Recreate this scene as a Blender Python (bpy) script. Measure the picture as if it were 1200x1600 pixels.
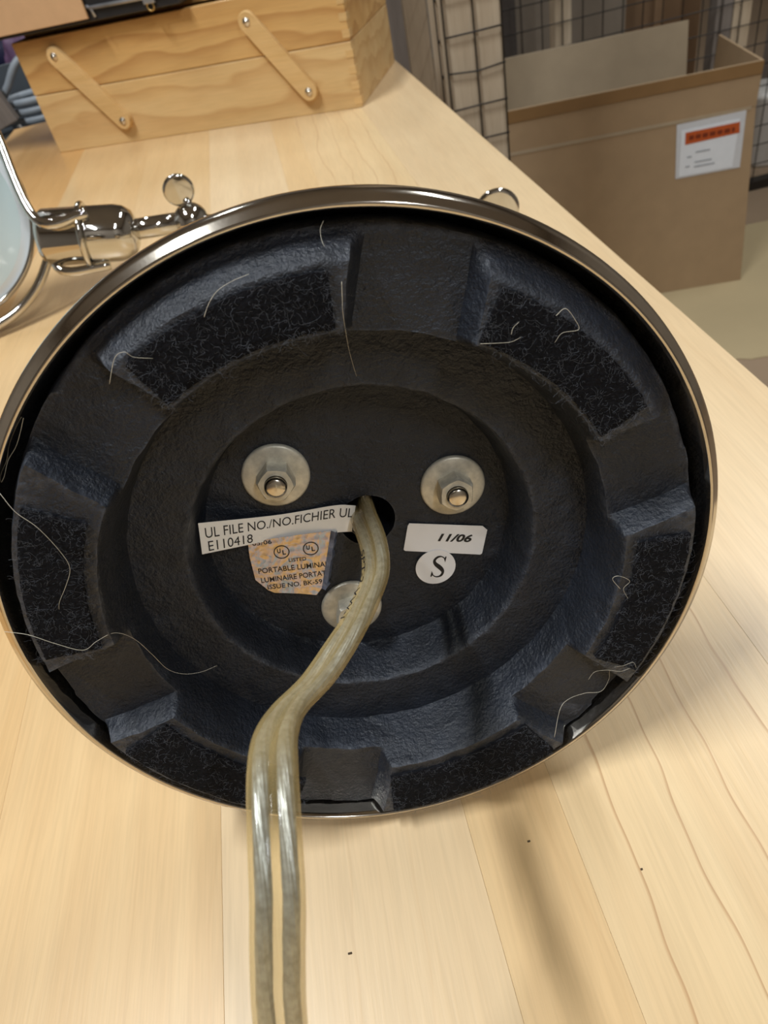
import bpy, bmesh, math, random
from mathutils import Vector, Matrix, noise
random.seed(7)
for o in list(bpy.data.objects): bpy.data.objects.remove(o)
scene = bpy.context.scene
COL = scene.collection

# ------------------------------------------------------------------ camera
cd = bpy.data.cameras.new('camera'); cam = bpy.data.objects.new('camera', cd); COL.objects.link(cam)
cd.sensor_fit = 'VERTICAL'; cd.sensor_height = 36.0; cd.sensor_width = 27.0; cd.lens = 36.0 * 1120 / 1600
cd.clip_start = 0.005; cd.clip_end = 30
cam.matrix_world = Matrix(((0.9706, 0.2406, 0.0, 0.0), (-0.1608, 0.6487, -0.7439, 0.0), (-0.179, 0.722, 0.6683, 0.2245), (0, 0, 0, 1)))
cd.dof.use_dof = True; cd.dof.focus_distance = 0.19; cd.dof.aperture_fstop = 25.2 / 0.9
scene.camera = cam

# ------------------------------------------------------------------ world, lights, exposure
w = bpy.data.worlds.new('world'); scene.world = w; w.use_nodes = True
w.node_tree.nodes['Background'].inputs[0].default_value = (0.9, 0.95, 1.0, 1); w.node_tree.nodes['Background'].inputs[1].default_value = 0.05
scene.view_settings.view_transform = 'Standard'; scene.view_settings.look = 'None'
scene.view_settings.exposure = -0.09; scene.view_settings.gamma = 1.0; scene.view_settings.use_curve_mapping = False
def area(name, loc, sx, sy, power, col=(1, 1, 1), rot=(0, 0, 0)):
    l = bpy.data.lights.new(name, 'AREA'); l.shape = 'RECTANGLE'; l.size = sx; l.size_y = sy; l.energy = power; l.color = col
    o = bpy.data.objects.new(name, l); COL.objects.link(o); o.location = loc; o.rotation_euler = rot
    return o
CEIL = 2.25
LAMPS = [(-0.79, 0.06, 54, .08), (1.35, 1.25, 30, .08), (-0.62, 3.3, 24, .08), (0.9, -1.5, 30, .08)]  # second tube added to light the carton area, third added for highlights
for i, (lx, ly, p, lw) in enumerate(LAMPS):
    area('ceiling_tube_light', (lx, ly, CEIL - 0.13), lw, 0.8 if i == 0 else 1.1, p, (0.93, 0.975, 1.0))

# ------------------------------------------------------------------ helpers
def s2l(c):
    return tuple((v / 12.92 if v <= 0.04045 else ((v + 0.055) / 1.055) ** 2.4) for v in [x / 255.0 for x in c])
def tag(o, label=None, cat=None, group=None, kind=None):
    if label: o['label'] = label
    if cat: o['category'] = cat
    if group: o['group'] = group
    if kind: o['kind'] = kind
    return o
def empty(name, loc=(0, 0, 0), parent=None):
    o = bpy.data.objects.new(name, None); COL.objects.link(o); o.location = loc; o.empty_display_size = 0.02
    if parent: o.parent = parent
    return o
def mk(name, verts, faces, mat, parent=None, smooth=False, mw=None):
    me = bpy.data.meshes.new(name); me.from_pydata([tuple(v) for v in verts], [], faces); me.update()
    if smooth: me.polygons.foreach_set('use_smooth', [True] * len(me.polygons))
    if mat: me.materials.append(mat)
    o = bpy.data.objects.new(name, me); COL.objects.link(o)
    if mw is not None: o.matrix_world = mw
    if parent: o.parent = parent
    return o
def fixn(o):
    bm = bmesh.new(); bm.from_mesh(o.data); bmesh.ops.recalc_face_normals(bm, faces=bm.faces); bm.to_mesh(o.data); bm.free(); return o
def box_geo(x0, x1, y0, y1, z0, z1, ch=0.0):
    bm = bmesh.new(); bmesh.ops.create_cube(bm, size=1.0)
    for v in bm.verts:
        v.co = Vector(((x0 + x1) / 2 + v.co.x * (x1 - x0), (y0 + y1) / 2 + v.co.y * (y1 - y0), (z0 + z1) / 2 + v.co.z * (z1 - z0)))
    if ch > 0: bmesh.ops.bevel(bm, geom=list(bm.edges), offset=ch, segments=2, affect='EDGES', profile=0.5)
    bm.verts.ensure_lookup_table()
    vs = [v.co.copy() for v in bm.verts]; fs = [[v.index for v in f.verts] for f in bm.faces]; bm.free()
    return vs, fs
def box(name, x0, x1, y0, y1, z0, z1, mat, parent=None, ch=0.0, mw=None):
    vs, fs = box_geo(x0, x1, y0, y1, z0, z1, ch)
    return mk(name, vs, fs, mat, parent, mw=mw)
def join_geo(gs):
    V = []; F = []
    for vs, fs in gs:
        n = len(V); V += list(vs); F += [[i + n for i in f] for f in fs]
    return V, F
def catmull(pts, n):
    P = [Vector(p) for p in pts]; P = [P[0] * 2 - P[1]] + P + [P[-1] * 2 - P[-2]]; out = []
    for i in range(1, len(P) - 2):
        for k in range(n):
            t = k / n; a, b, c, d = P[i - 1], P[i], P[i + 1], P[i + 2]
            out.append(0.5 * ((2 * b) + (c - a) * t + (2 * a - 5 * b + 4 * c - d) * t * t + (3 * b - a - 3 * c + d) * t ** 3))
    out.append(P[-2].copy()); return out
def tube_geo(path, rad, sides=8, cap=True):
    path = [Vector(p) for p in path]; n = len(path); V = []; F = []; prev = None
    for i, p in enumerate(path):
        t = (path[min(i + 1, n - 1)] - path[max(i - 1, 0)]).normalized()
        if prev is None:
            u = t.orthogonal().normalized()
        else:
            u = (prev - t * prev.dot(t)); u = u.normalized() if u.length > 1e-9 else t.orthogonal().normalized()
        prev = u; v = t.cross(u); r = rad(i / (n - 1)) if callable(rad) else rad
        for k in range(sides):
            a = 2 * math.pi * k / sides; V.append(p + u * (r * math.cos(a)) + v * (r * math.sin(a)))
    for i in range(n - 1):
        for k in range(sides):
            F.append([i * sides + k, i * sides + (k + 1) % sides, (i + 1) * sides + (k + 1) % sides, (i + 1) * sides + k])
    if cap: F.append(list(range(sides))[::-1]); F.append([(n - 1) * sides + k for k in range(sides)])
    return V, F
def tube(name, path, rad, mat, parent=None, sides=12, smooth=True):
    vs, fs = tube_geo(path, rad, sides); return mk(name, vs, fs, mat, parent, smooth)
def lathe_geo(prof, n=96, closed=False):
    V = []; F = []; m = len(prof)
    for k in range(n):
        a = 2 * math.pi * k / n
        for (r, z) in prof: V.append(Vector((r * math.cos(a), r * math.sin(a), z)))
    for k in range(n):
        k2 = (k + 1) % n
        for i in range(m - 1 if not closed else m):
            j = (i + 1) % m
            F.append([k * m + i, k2 * m + i, k2 * m + j, k * m + j])
    return V, F
def lathe(name, prof, mat, parent=None, n=96, mw=None, closed=False, smooth=True):
    vs, fs = lathe_geo(prof, n, closed); o = mk(name, vs, fs, mat, parent, smooth, mw); return fixn(o)
def frame_to(p, zdir, xhint=None):
    z = Vector(zdir).normalized(); x = Vector(xhint) if xhint else z.orthogonal(); x = (x - z * x.dot(z)).normalized(); y = z.cross(x)
    m = Matrix((x, y, z)).transposed().to_4x4(); m.translation = Vector(p); return m
def sharp(o, ang=40):
    o.data.polygons.foreach_set('use_smooth', [True] * len(o.data.polygons))
    try: o.data.set_sharp_from_angle(angle=math.radians(ang))
    except Exception: pass
    return o

# ------------------------------------------------------------------ materials
def newmat(name):
    m = bpy.data.materials.new(name); m.use_nodes = True; nt = m.node_tree; b = nt.nodes['Principled BSDF']; return m, nt, b
def nd(nt, t, **kw):
    n = nt.nodes.new(t)
    for k, v in kw.items():
        if k in ('inp',):
            for a, bv in v.items(): n.inputs[a].default_value = bv
        else: setattr(n, k, v)
    return n
def ramp(nt, src, stops):
    r = nt.nodes.new('ShaderNodeValToRGB'); e = r.color_ramp.elements
    while len(e) < len(stops): e.new(0.5)
    for i, (p, c) in enumerate(stops): e[i].position = p; e[i].color = (*c, 1) if len(c) == 3 else c
    nt.links.new(src, r.inputs[0]); return r
def coords(nt, scale=(1, 1, 1), loc=(0, 0, 0), rot=(0, 0, 0)):
    tc = nt.nodes.new('ShaderNodeTexCoord'); mp = nt.nodes.new('ShaderNodeMapping')
    mp.inputs['Scale'].default_value = scale; mp.inputs['Location'].default_value = loc; mp.inputs['Rotation'].default_value = rot
    nt.links.new(tc.outputs['Object'], mp.inputs[0]); return mp.outputs[0]
def ntex(nt, vec, scale, detail=4, rough=0.55, dist=0.0):
    n = nd(nt, 'ShaderNodeTexNoise', inp={'Scale': scale, 'Detail': detail, 'Roughness': rough, 'Distortion': dist}); nt.links.new(vec, n.inputs['Vector']); return n.outputs['Fac']
def mixc(nt, a, b, fac, mode='MIX'):
    m = nt.nodes.new('ShaderNodeMix'); m.data_type = 'RGBA'; m.blend_type = mode
    for v, i in ((fac, 0), (a, 6), (b, 7)):
        if hasattr(v, 'is_linked') or hasattr(v, 'links'): nt.links.new(v, m.inputs[i])
        else: m.inputs[i].default_value = v if i == 0 else (*v, 1)
    return m.outputs[2]
def bump(nt, b, h, strength=0.2, dist=0.001):
    n = nd(nt, 'ShaderNodeBump', inp={'Strength': strength, 'Distance': dist}); nt.links.new(h, n.inputs['Height']); nt.links.new(n.outputs[0], b.inputs['Normal'])
def plain(name, c, rough=0.5, metal=0.0, var=0.0, vscale=40, bmp=0.0, bscale=200, bdist=0.0005, spec=None):
    m, nt, b = newmat(name); c = s2l(c)
    b.inputs['Roughness'].default_value = rough; b.inputs['Metallic'].default_value = metal
    if spec is not None: b.inputs['Specular IOR Level'].default_value = spec
    v = coords(nt)
    f = ntex(nt, v, vscale, 5)
    r = ramp(nt, f, [(0.3, tuple(x * (1 - var) for x in c)), (0.7, tuple(min(1, x * (1 + var)) for x in c))])
    nt.links.new(r.outputs[0], b.inputs['Base Color'])
    if bmp: bump(nt, b, ntex(nt, v, bscale, 4), bmp, bdist)
    return m
def wood(name, c1, c2, line, seed=0.0, axis='y', stretch=0.05, fs=70, lines=0.35, lscale=26, ldist=5.0, rough=0.36, fine=700, mott=0.12, soft=False):
    """long-grain wood: streaks along `axis`, thin growth lines, fine fibre"""
    m, nt, b = newmat(name); c1, c2, line = s2l(c1), s2l(c2), s2l(line)
    k = {'x': 0, 'y': 1, 'z': 2}[axis]
    sc = [1, 1, 1]; sc[k] = stretch; loc = (seed * 3.7, seed * 1.9, seed * 2.3)
    v = coords(nt, tuple(sc), loc)
    f = ntex(nt, v, fs, 6, 0.6, 0.3)
    base = ramp(nt, f, [(0.3, c1), (0.72, c2)]).outputs[0]
    v2 = coords(nt, (1, 1, 1), loc)
    mo = ramp(nt, ntex(nt, v2, 9, 3), [(0.3, (1 - mott,) * 3), (0.75, (1 + mott * 0.3,) * 3)]).outputs[0]
    base = mixc(nt, base, mo, 1.0, 'MULTIPLY')
    sc3 = [1, 1, 1]; sc3[k] = 0.42 if axis == 'y' else stretch * 3
    v3 = coords(nt, tuple(sc3), loc)
    wv = nd(nt, 'ShaderNodeTexWave', wave_type='BANDS', bands_direction='X' if axis != 'x' else 'Z', wave_profile='SAW', inp={'Scale': lscale, 'Distortion': ldist, 'Detail': 3.0, 'Detail Scale': 0.9, 'Detail Roughness': 0.6})
    nt.links.new(v3, wv.inputs['Vector'])
    lr = ramp(nt, wv.outputs['Fac'], [(0.0, (0, 0, 0)), (0.45, (0.25, 0.25, 0.25)), (0.88, (1, 1, 1)), (1.0, (0.0, 0.0, 0.0))] if soft else [(0.0, (0, 0, 0)), (0.945, (0.04, 0.04, 0.04)), (0.988, (1, 1, 1)), (1.0, (0.4, 0.4, 0.4))]).outputs[0]
    ml = nd(nt, 'ShaderNodeMath', operation='MULTIPLY'); nt.links.new(lr, ml.inputs[0]); ml.inputs[1].default_value = lines
    base = mixc(nt, base, line, ml.outputs[0])
    sc4 = [1, 1, 1]; sc4[k] = 0.04
    fv = coords(nt, tuple(sc4), loc); ff = ntex(nt, fv, fine, 3, 0.6)
    fr = ramp(nt, ff, [(0.35, (0.94,) * 3), (0.6, (1.02,) * 3)]).outputs[0]
    base = mixc(nt, base, fr, 1.0, 'MULTIPLY')
    nt.links.new(base, b.inputs['Base Color'])
    b.inputs['Roughness'].default_value = rough
    bump(nt, b, ff, 0.12, 0.0004)
    return m

M = {}
M['chrome'] = plain('polished_chrome', (205, 203, 198), 0.06, 1.0, 0.03, 60)
M['rim'] = plain('worn_chrome_rim', (200, 192, 180), 0.12, 1.0, 0.06, 200, 0.05, 900, 0.0002)
M['iron'] = None
def iron():
    m, nt, b = newmat('black_painted_cast_iron')
    v = coords(nt)
    f = ntex(nt, v, 120, 5)
    r = ramp(nt, f, [(0.3, (0.0066, 0.0086, 0.0138)), (0.75, (0.0130, 0.0168, 0.0265))])
    dust = ramp(nt, ntex(nt, v, 1400, 2, 0.4), [(0.72, (0, 0, 0)), (0.80, (1, 1, 1))])
    dm = nd(nt, 'ShaderNodeMath', operation='MULTIPLY'); nt.links.new(dust.outputs[0], dm.inputs[0]); dm.inputs[1].default_value = 0.07
    nt.links.new(mixc(nt, r.outputs[0], (0.30, 0.29, 0.27), dm.outputs[0]), b.inputs['Base Color'])
    geo = nt.nodes.new('ShaderNodeNewGeometry')
    pr = ramp(nt, geo.outputs['Pointiness'], [(0.508, (0, 0, 0)), (0.56, (1, 1, 1))])
    pn_ = nd(nt, 'ShaderNodeMath', operation='MULTIPLY'); nt.links.new(pr.outputs[0], pn_.inputs[0]); nt.links.new(ramp(nt, ntex(nt, v, 500, 4), [(0.35, (0.0, 0.0, 0.0)), (0.65, (0.28, 0.28, 0.28))]).outputs[0], pn_.inputs[1])
    nt.links.new(mixc(nt, mixc(nt, r.outputs[0], (0.30, 0.29, 0.27), dm.outputs[0]), (0.16, 0.17, 0.20), pn_.outputs[0]), b.inputs['Base Color'])
    b.inputs['Roughness'].default_value = 0.58; b.inputs['Specular IOR Level'].default_value = 0.36; b.inputs['Coat Weight'].default_value = 0.45; b.inputs['Coat Roughness'].default_value = 0.30; b.inputs['Coat Tint'].default_value = (0.9, 0.95, 1.0, 1)
    h1 = ntex(nt, v, 1000, 4, 0.6); h2 = ntex(nt, v, 360, 4, 0.55)
    ad = nd(nt, 'ShaderNodeMath', operation='ADD'); nt.links.new(h1, ad.inputs[0]); nt.links.new(h2, ad.inputs[1])
    bump(nt, b, ad.outputs[0], 0.55, 0.0011)
    bn_ = nt.nodes[-1]; nt.links.new(bn_.outputs[0], b.inputs['Coat Normal'])
    return m
M['iron'] = iron()
M['felt'] = plain('black_felt', (22, 22, 25), 0.95, 0, 0.35, 900, 0.9, 1600, 0.0007, spec=0.1)
M['fuzz'] = plain('grey_lint', (92, 95, 102), 0.9, 0, 0.3, 300)
M['hair'] = plain('pale_hair', (205, 198, 180), 0.5, 0, 0.1, 200)
M['blackhole'] = plain('black_plastic', (14, 14, 15), 0.35, 0, 0.1, 100)
M['zinc'] = plain('zinc_plated_steel', (206, 200, 184), 0.45, 0.35, 0.20, 420, 0.25, 700, 0.0003)
M['bolt'] = plain('bright_bolt_steel', (205, 196, 182), 0.22, 1.0, 0.08, 400)
M['paper'] = plain('white_label_paper', (240, 239, 240), 0.55, 0, 0.02, 200)
M['paper2'] = plain('ivory_label_paper', (238, 236, 232), 0.5, 0, 0.02, 200)
M['ink'] = plain('black_ink', (22, 20, 22), 0.6, 0, 0.05, 100)
M['inkbrown'] = plain('dark_brown_ink', (52, 42, 34), 0.6, 0, 0.05, 100)
def foil():
    m, nt, b = newmat('holographic_foil')
    v = coords(nt)
    f = ntex(nt, v, 170, 4, 0.6, 2.5)
    r = ramp(nt, f, [(0.25, s2l((214, 178, 128))), (0.42, s2l((226, 196, 150))), (0.52, s2l((206, 190, 196))), (0.62, s2l((168, 190, 214))), (0.75, s2l((222, 188, 140)))])
    nt.links.new(r.outputs[0], b.inputs['Base Color']); b.inputs['Metallic'].default_value = 0.55; b.inputs['Roughness'].default_value = 0.28
    vo = nd(nt, 'ShaderNodeTexVoronoi', inp={'Scale': 520.0}); nt.links.new(v, vo.inputs['Vector'])
    bump(nt, b, vo.outputs['Distance'], 0.5, 0.0006); return m
M['foil'] = foil()
M['foilback'] = plain('creased_blue_foil', (128, 138, 164), 0.3, 0.6, 0.5, 260, 0.4, 500)
def clear():
    m, nt, b = newmat('clear_amber_vinyl')
    b.inputs['Base Color'].default_value = (*s2l((214, 188, 130)), 1); b.inputs['Roughness'].default_value = 0.10; b.inputs['Specular IOR Level'].default_value = 0.9
    v = coords(nt); bump(nt, b, ntex(nt, v, 500, 3), 0.15, 0.0004)
    tr = nd(nt, 'ShaderNodeBsdfTransparent'); tr.inputs[0].default_value = (0.985, 0.955, 0.86, 1)
    lw_ = nd(nt, 'ShaderNodeLayerWeight', inp={'Blend': 0.35}); mp = nd(nt, 'ShaderNodeMapRange', inp={'To Min': 0.10, 'To Max': 0.72}); nt.links.new(lw_.outputs['Facing'], mp.inputs[0])
    mx = nd(nt, 'ShaderNodeMixShader'); nt.links.new(mp.outputs[0], mx.inputs[0]); nt.links.new(tr.outputs[0], mx.inputs[1]); nt.links.new(b.outputs[0], mx.inputs[2])
    nt.links.new(mx.outputs[0], nt.nodes['Material Output'].inputs[0])
    return m
M['vinyl'] = clear()
M['strand'] = plain('tinned_copper_strand', (160, 168, 178), 0.36, 0.6, 0.35, 600)
M['strand2'] = plain('tinned_copper_strand_warm', (162, 168, 176), 0.36, 0.6, 0.35, 600)
TB = dict(rough=0.34, mott=0.06, fs=55)
M['maple'] = wood('lacquered_maple_pale', (213, 184, 143), (222, 196, 156), (176, 128, 76), 1.0, lines=0.10, lscale=14, ldist=5, **TB)
M['maple2'] = wood('lacquered_maple_honey', (208, 171, 121), (217, 184, 136), (170, 120, 68), 4.0, lines=0.10, lscale=12, ldist=3, **TB)
M['maple3'] = wood('lacquered_maple_amber', (202, 155, 97), (212, 168, 110), (164, 110, 60), 7.0, lines=0.10, lscale=12, ldist=3, **TB)
M['maple4'] = wood('lacquered_maple_lined', (214, 183, 138), (223, 196, 152), (158, 108, 62), 11.3, lines=0.6, lscale=17, ldist=4.0, **TB)
M['maple5'] = wood('lacquered_maple_tan', (209, 174, 126), (218, 187, 140), (166, 118, 70), 15.0, lines=0.08, lscale=12, ldist=3, **TB)
M['endgrain'] = wood('table_edge_wood', (196, 158, 96), (214, 178, 114), (140, 96, 50), 2.0, **TB)
M['pine'] = wood('toolbox_pine', (206, 160, 96), (222, 182, 120), (160, 106, 52), 3.0, axis='x', stretch=0.12, fs=30, lines=0.55, lscale=10, ldist=14, rough=0.5, mott=0.1, soft=True)
M['pine2'] = wood('toolbox_pine_pale', (214, 176, 118), (228, 196, 142), (176, 124, 68), 5.0, axis='x', stretch=0.12, fs=30, lines=0.42, lscale=10, ldist=14, rough=0.5, mott=0.1, soft=True)
M['pinearm'] = wood('beech_arm', (212, 172, 112), (226, 190, 134), (176, 126, 74), 8.0, axis='x', stretch=0.1, lines=0.3, lscale=40, rough=0.5)
M['post'] = wood('rough_spruce', (186, 166, 140), (206, 188, 162), (140, 112, 84), 6.0, axis='z', stretch=0.06, fs=60, lines=0.25, lscale=14, ldist=4, rough=0.75)
M['postshade'] = wood('shaded_spruce', (150, 130, 106), (170, 150, 124), (112, 92, 72), 9.0, axis='z', stretch=0.06, fs=60, lines=0.2, lscale=14, rough=0.8)  # post spruce with the shade of a turned-away face put into its colour
M['postgrey'] = wood('weathered_board', (122, 112, 104), (142, 132, 124), (92, 82, 76), 12.0, axis='z', stretch=0.05, fs=80, lines=0.2, lscale=14, rough=0.85)
M['carton'] = plain('kraft_carton', (166, 140, 108), 0.8, 0, 0.05, 20, 0.05, 120)
M['cartonin'] = plain('kraft_carton_inside', (168, 150, 124), 0.85, 0, 0.05, 20)
M['tape'] = plain('brown_packing_tape', (138, 106, 68), 0.3, 0, 0.05, 30)
M['kraft2'] = plain('pale_cardboard', (206, 166, 124), 0.8, 0, 0.04, 60, 0.1, 500)
M['blackcase'] = plain('black_case_shell', (36, 36, 38), 0.4, 0, 0.1, 60)
M['trim'] = plain('scuffed_aluminium_trim', (170, 172, 176), 0.35, 0.7, 0.15, 90)
M['brass'] = plain('brass_ring', (200, 170, 110), 0.3, 0.9, 0.05, 60)
M['wire'] = plain('dark_steel_wire', (58, 54, 50), 0.5, 0.5, 0.1, 60)
M['floor'] = plain('beige_painted_floor', (150, 128, 104), 0.7, 0, 0.05, 6)
M['sheet'] = plain('floor_paper', (176, 158, 122), 0.75, 0, 0.04, 5)
M['wall'] = plain('dim_plaster_wall', (150, 140, 128), 0.85, 0, 0.06, 4)
M['ceil'] = plain('pale_ceiling', (196, 192, 186), 0.85, 0, 0.05, 4)
M['pouch'] = plain('clear_document_pouch', (206, 208, 212), 0.25, 0, 0.03, 80)
M['slip'] = plain('white_packing_slip', (226, 230, 236), 0.5, 0, 0.02, 80)
M['orange'] = plain('orange_print', (186, 84, 34), 0.5, 0, 0.12, 300)
M['orangedk'] = plain('dark_orange_print', (120, 44, 16), 0.5, 0, 0.1, 300)
M['greyink'] = plain('faint_grey_ink', (160, 164, 170), 0.6, 0, 0.1, 300)
M['darkcloth'] = plain('shadowed_cloth', (74, 67, 62), 0.9, 0, 0.2, 12, 0.3, 40, 0.01)  # dark tone carries the shade of the fabrics at the back
M['taupe'] = plain('taupe_board', (134, 122, 108), 0.85, 0, 0.1, 10)
M['brownbox'] = plain('brown_carton_dark', (136, 108, 80), 0.8, 0, 0.06, 20)
M['glass'] = None
def lensmat():
    m, nt, b = newmat('pale_lens_glass'); v = coords(nt)
    r = ramp(nt, ntex(nt, v, 7, 2), [(0.3, s2l((176, 198, 202))), (0.7, s2l((206, 220, 222)))])
    nt.links.new(r.outputs[0], b.inputs['Base Color']); b.inputs['Roughness'].default_value = 0.08; b.inputs['Coat Weight'].default_value = 0.6
    return m
M['glass'] = lensmat()
M['lensrim'] = plain('bevelled_glass_edge', (222, 232, 240), 0.15, 0, 0.02, 30)
M['greycable'] = plain('grey_cable', (140, 148, 156), 0.5, 0, 0.06, 60)
M['bag'] = plain('white_plastic_bag', (190, 196, 204), 0.3, 0, 0.12, 60, 0.5, 50, 0.004)
M['purple'] = plain('purple_pouch', (96, 70, 100), 0.6, 0, 0.15, 60)
M['orangebit'] = plain('red_orange_grip', (170, 88, 56), 0.5, 0, 0.1, 60)
M['navy'] = plain('navy_tin', (34, 36, 62), 0.4, 0, 0.1, 60)
M['darkbin'] = plain('dark_grey_bin', (70, 76, 82), 0.6, 0, 0.08, 20)
M['white'] = plain('white_plastic', (214, 210, 204), 0.45, 0, 0.03, 60)
M['lampbody'] = plain('white_lamp_housing', (220, 220, 218), 0.5, 0, 0.02, 20)
M['speck'] = plain('dark_crumb', (74, 58, 40), 0.9, 0, 0.2, 900)

# ------------------------------------------------------------------ room shell
FZ = -0.75; X0, X1, Y0, Y1 = -2.6, 3.0, -2.6, 5.0
def struct(o): o['kind'] = 'structure'; return o
struct(box('floor', X0, X1, Y0, Y1, FZ - 0.05, FZ, M['floor']))
struct(box('ceiling', X0, X1, Y0, Y1, CEIL, CEIL + 0.05, M['ceil']))
struct(box('wall_back', X0, X1, Y1, Y1 + 0.05, FZ, CEIL, M['wall']))
struct(box('wall_front', X0, X1, Y0 - 0.05, Y0, FZ, CEIL, M['wall']))
struct(box('wall_left', X0 - 0.05, X0, Y0, Y1, FZ, CEIL, M['wall']))
struct(box('wall_right', X1, X1 + 0.05, Y0, Y1, FZ, CEIL, M['wall']))
for i, (lx, ly, p, lw) in enumerate(LAMPS):
    t = empty('ceiling_lamp', (lx, ly, CEIL))
    tag(t, ['tube lamp on the ceiling above the worktable', 'added background tube lamp on the ceiling above the open carton', 'added highlight tube lamp on the ceiling far behind the toolbox', 'tube lamp on the ceiling at the front of the room'][i], 'lamp', 'ceiling tube lamps')
    box('housing', -lw / 2 - 0.05, lw / 2 + 0.05, -0.6, 0.6, -0.11, 0, M['lampbody'], t, 0.004)

# ------------------------------------------------------------------ worktable
SL = -0.026   # the boards run almost straight away from the camera
table = empty('worktable', (0, 0.4, FZ))
tag(table, 'pale maple worktable of glued boards under the lying lamp', 'table')
TM = Matrix.Translation((0, -0.4, -FZ))   # parts are written in room coordinates
TYF, TYB, TH = -0.75, 1.38, 0.032
edges = [-0.402, -0.347, -0.250, -0.155, -0.0745, 0.0045, 0.034, 0.118, 0.2045]
pm = ['maple3', 'maple3', 'maple2', 'maple5', 'maple', 'maple5', 'maple4', 'maple']
for i in range(len(edges) - 1):
    g = 0.00002; a, b_ = edges[i] + g, edges[i + 1] - g
    P = []
    for z in (-TH, 0.0):
        for (xx, yy) in ((a, TYF), (b_, TYF), (b_, TYB), (a, TYB)): P.append(Vector((xx + SL * yy, yy, z)))
    c = 0.00008; top = []
    for (xx, yy) in ((a + c, TYF + c), (b_ - c, TYF + c), (b_ - c, TYB - c), (a + c, TYB - c)): top.append(Vector((xx + SL * yy, yy, 0.0)))
    for k in range(4): P[4 + k].z = -c
    P += top
    F = [[3, 2, 1, 0]] + [[k, (k + 1) % 4, 4 + (k + 1) % 4, 4 + k] for k in range(4)] + [[4 + k, 4 + (k + 1) % 4, 8 + (k + 1) % 4, 8 + k] for k in range(4)] + [[8, 9, 10, 11]]
    o = mk('plank', P, F, M[pm[i]], table); o.matrix_parent_inverse = Matrix.Identity(4); o.location = TM.translation
def tpart(o): o.location = TM.translation; return o
tpart(box('apron', -0.34, 0.15, -0.70, -0.675, -0.12, -TH - 0.0005, M['endgrain'], table))
tpart(box('apron', -0.36, 0.12, 1.29, 1.315, -0.12, -TH - 0.0005, M['endgrain'], table))
for lx, ly in ((-0.33, -0.66), (0.13, -0.66), (-0.37, 1.26), (0.09, 1.26)):
    tpart(box('leg', lx, lx + 0.045, ly, ly + 0.04, FZ, -TH - 0.0005, M['endgrain'], table, 0.002))
for i, (x, y) in enumerate(((0.047, 0.0745), (0.0185, 0.0895), (-0.0395, 0.0715))):
    vs, fs = box_geo(-.0003, .00035, -.00025, .0003, 0, .0003, .0001)
    o = mk('crumb', [Vector((v.x * (1 + .4 * i), v.y, v.z)) for v in vs], fs, M['speck']); o.location = (x, y, 0)
    tag(o, ['dark crumb on the lined maple board right of the cord shadow', 'dark crumb beside the cord shadow just below the lamp rim', 'dark crumb on the table just right of the cord'][i], 'crumb', 'crumbs on the tabletop')

# ------------------------------------------------------------------ lamp: a lying table lamp seen from under its base
S = 0.088
RX = math.radians(78.48)
LW = Matrix.Translation((-0.0075, 0.1231, 0.0913)) @ Matrix.Rotation(RX, 4, 'X')
lamp = bpy.data.objects.new('table_lamp', None); COL.objects.link(lamp); lamp.matrix_world = LW; lamp.empty_display_size = 0.02
tag(lamp, 'chrome lamp lying on its side with the black underside of its round base facing out', 'lamp')
LI = LW.inverted()
def loc(p): return LI @ Vector(p)       # room point -> lamp space

# chrome shell of the base
prof = [(0.955, -0.16), (0.985, -0.08), (0.996, -0.02), (1.0, -0.003), (1.003, 0.0012), (1.010, 0.0012), (1.0125, -0.0005), (1.0145, -0.0030), (1.026, -0.0090), (1.0345, -0.021), (1.039, -0.038), (1.040, -0.058), (1.036, -0.088),
        (1.018, -0.120), (0.980, -0.165), (0.90, -0.23), (0.75, -0.31), (0.6, -0.40), (0.45, -0.46), (0.28, -0.50), (0.17, -0.54), (0.13, -0.62), (0.12, -0.70)]
lathe('base_shell', [(r * S, z * S) for r, z in prof], M['rim'], lamp, 256)

# cast iron weight: structured polar grid with six raised blocks
PH = 40.25
W_B, W_G, W_1, W_C = 0.028, -0.050, -0.173, -0.334
RO = {0: 0.930, 1: 0.930, 2: 0.945, 3: 0.952, 4: 0.957, 5: 0.942}
def hb(r, top):
    a, b_ = (17.4, 20.1) if top else (19.84, 22.1)
    t = (r - 0.738) / (0.935 - 0.738); t = max(-0.6, min(1.3, t)); return a + (b_ - a) * t
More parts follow.
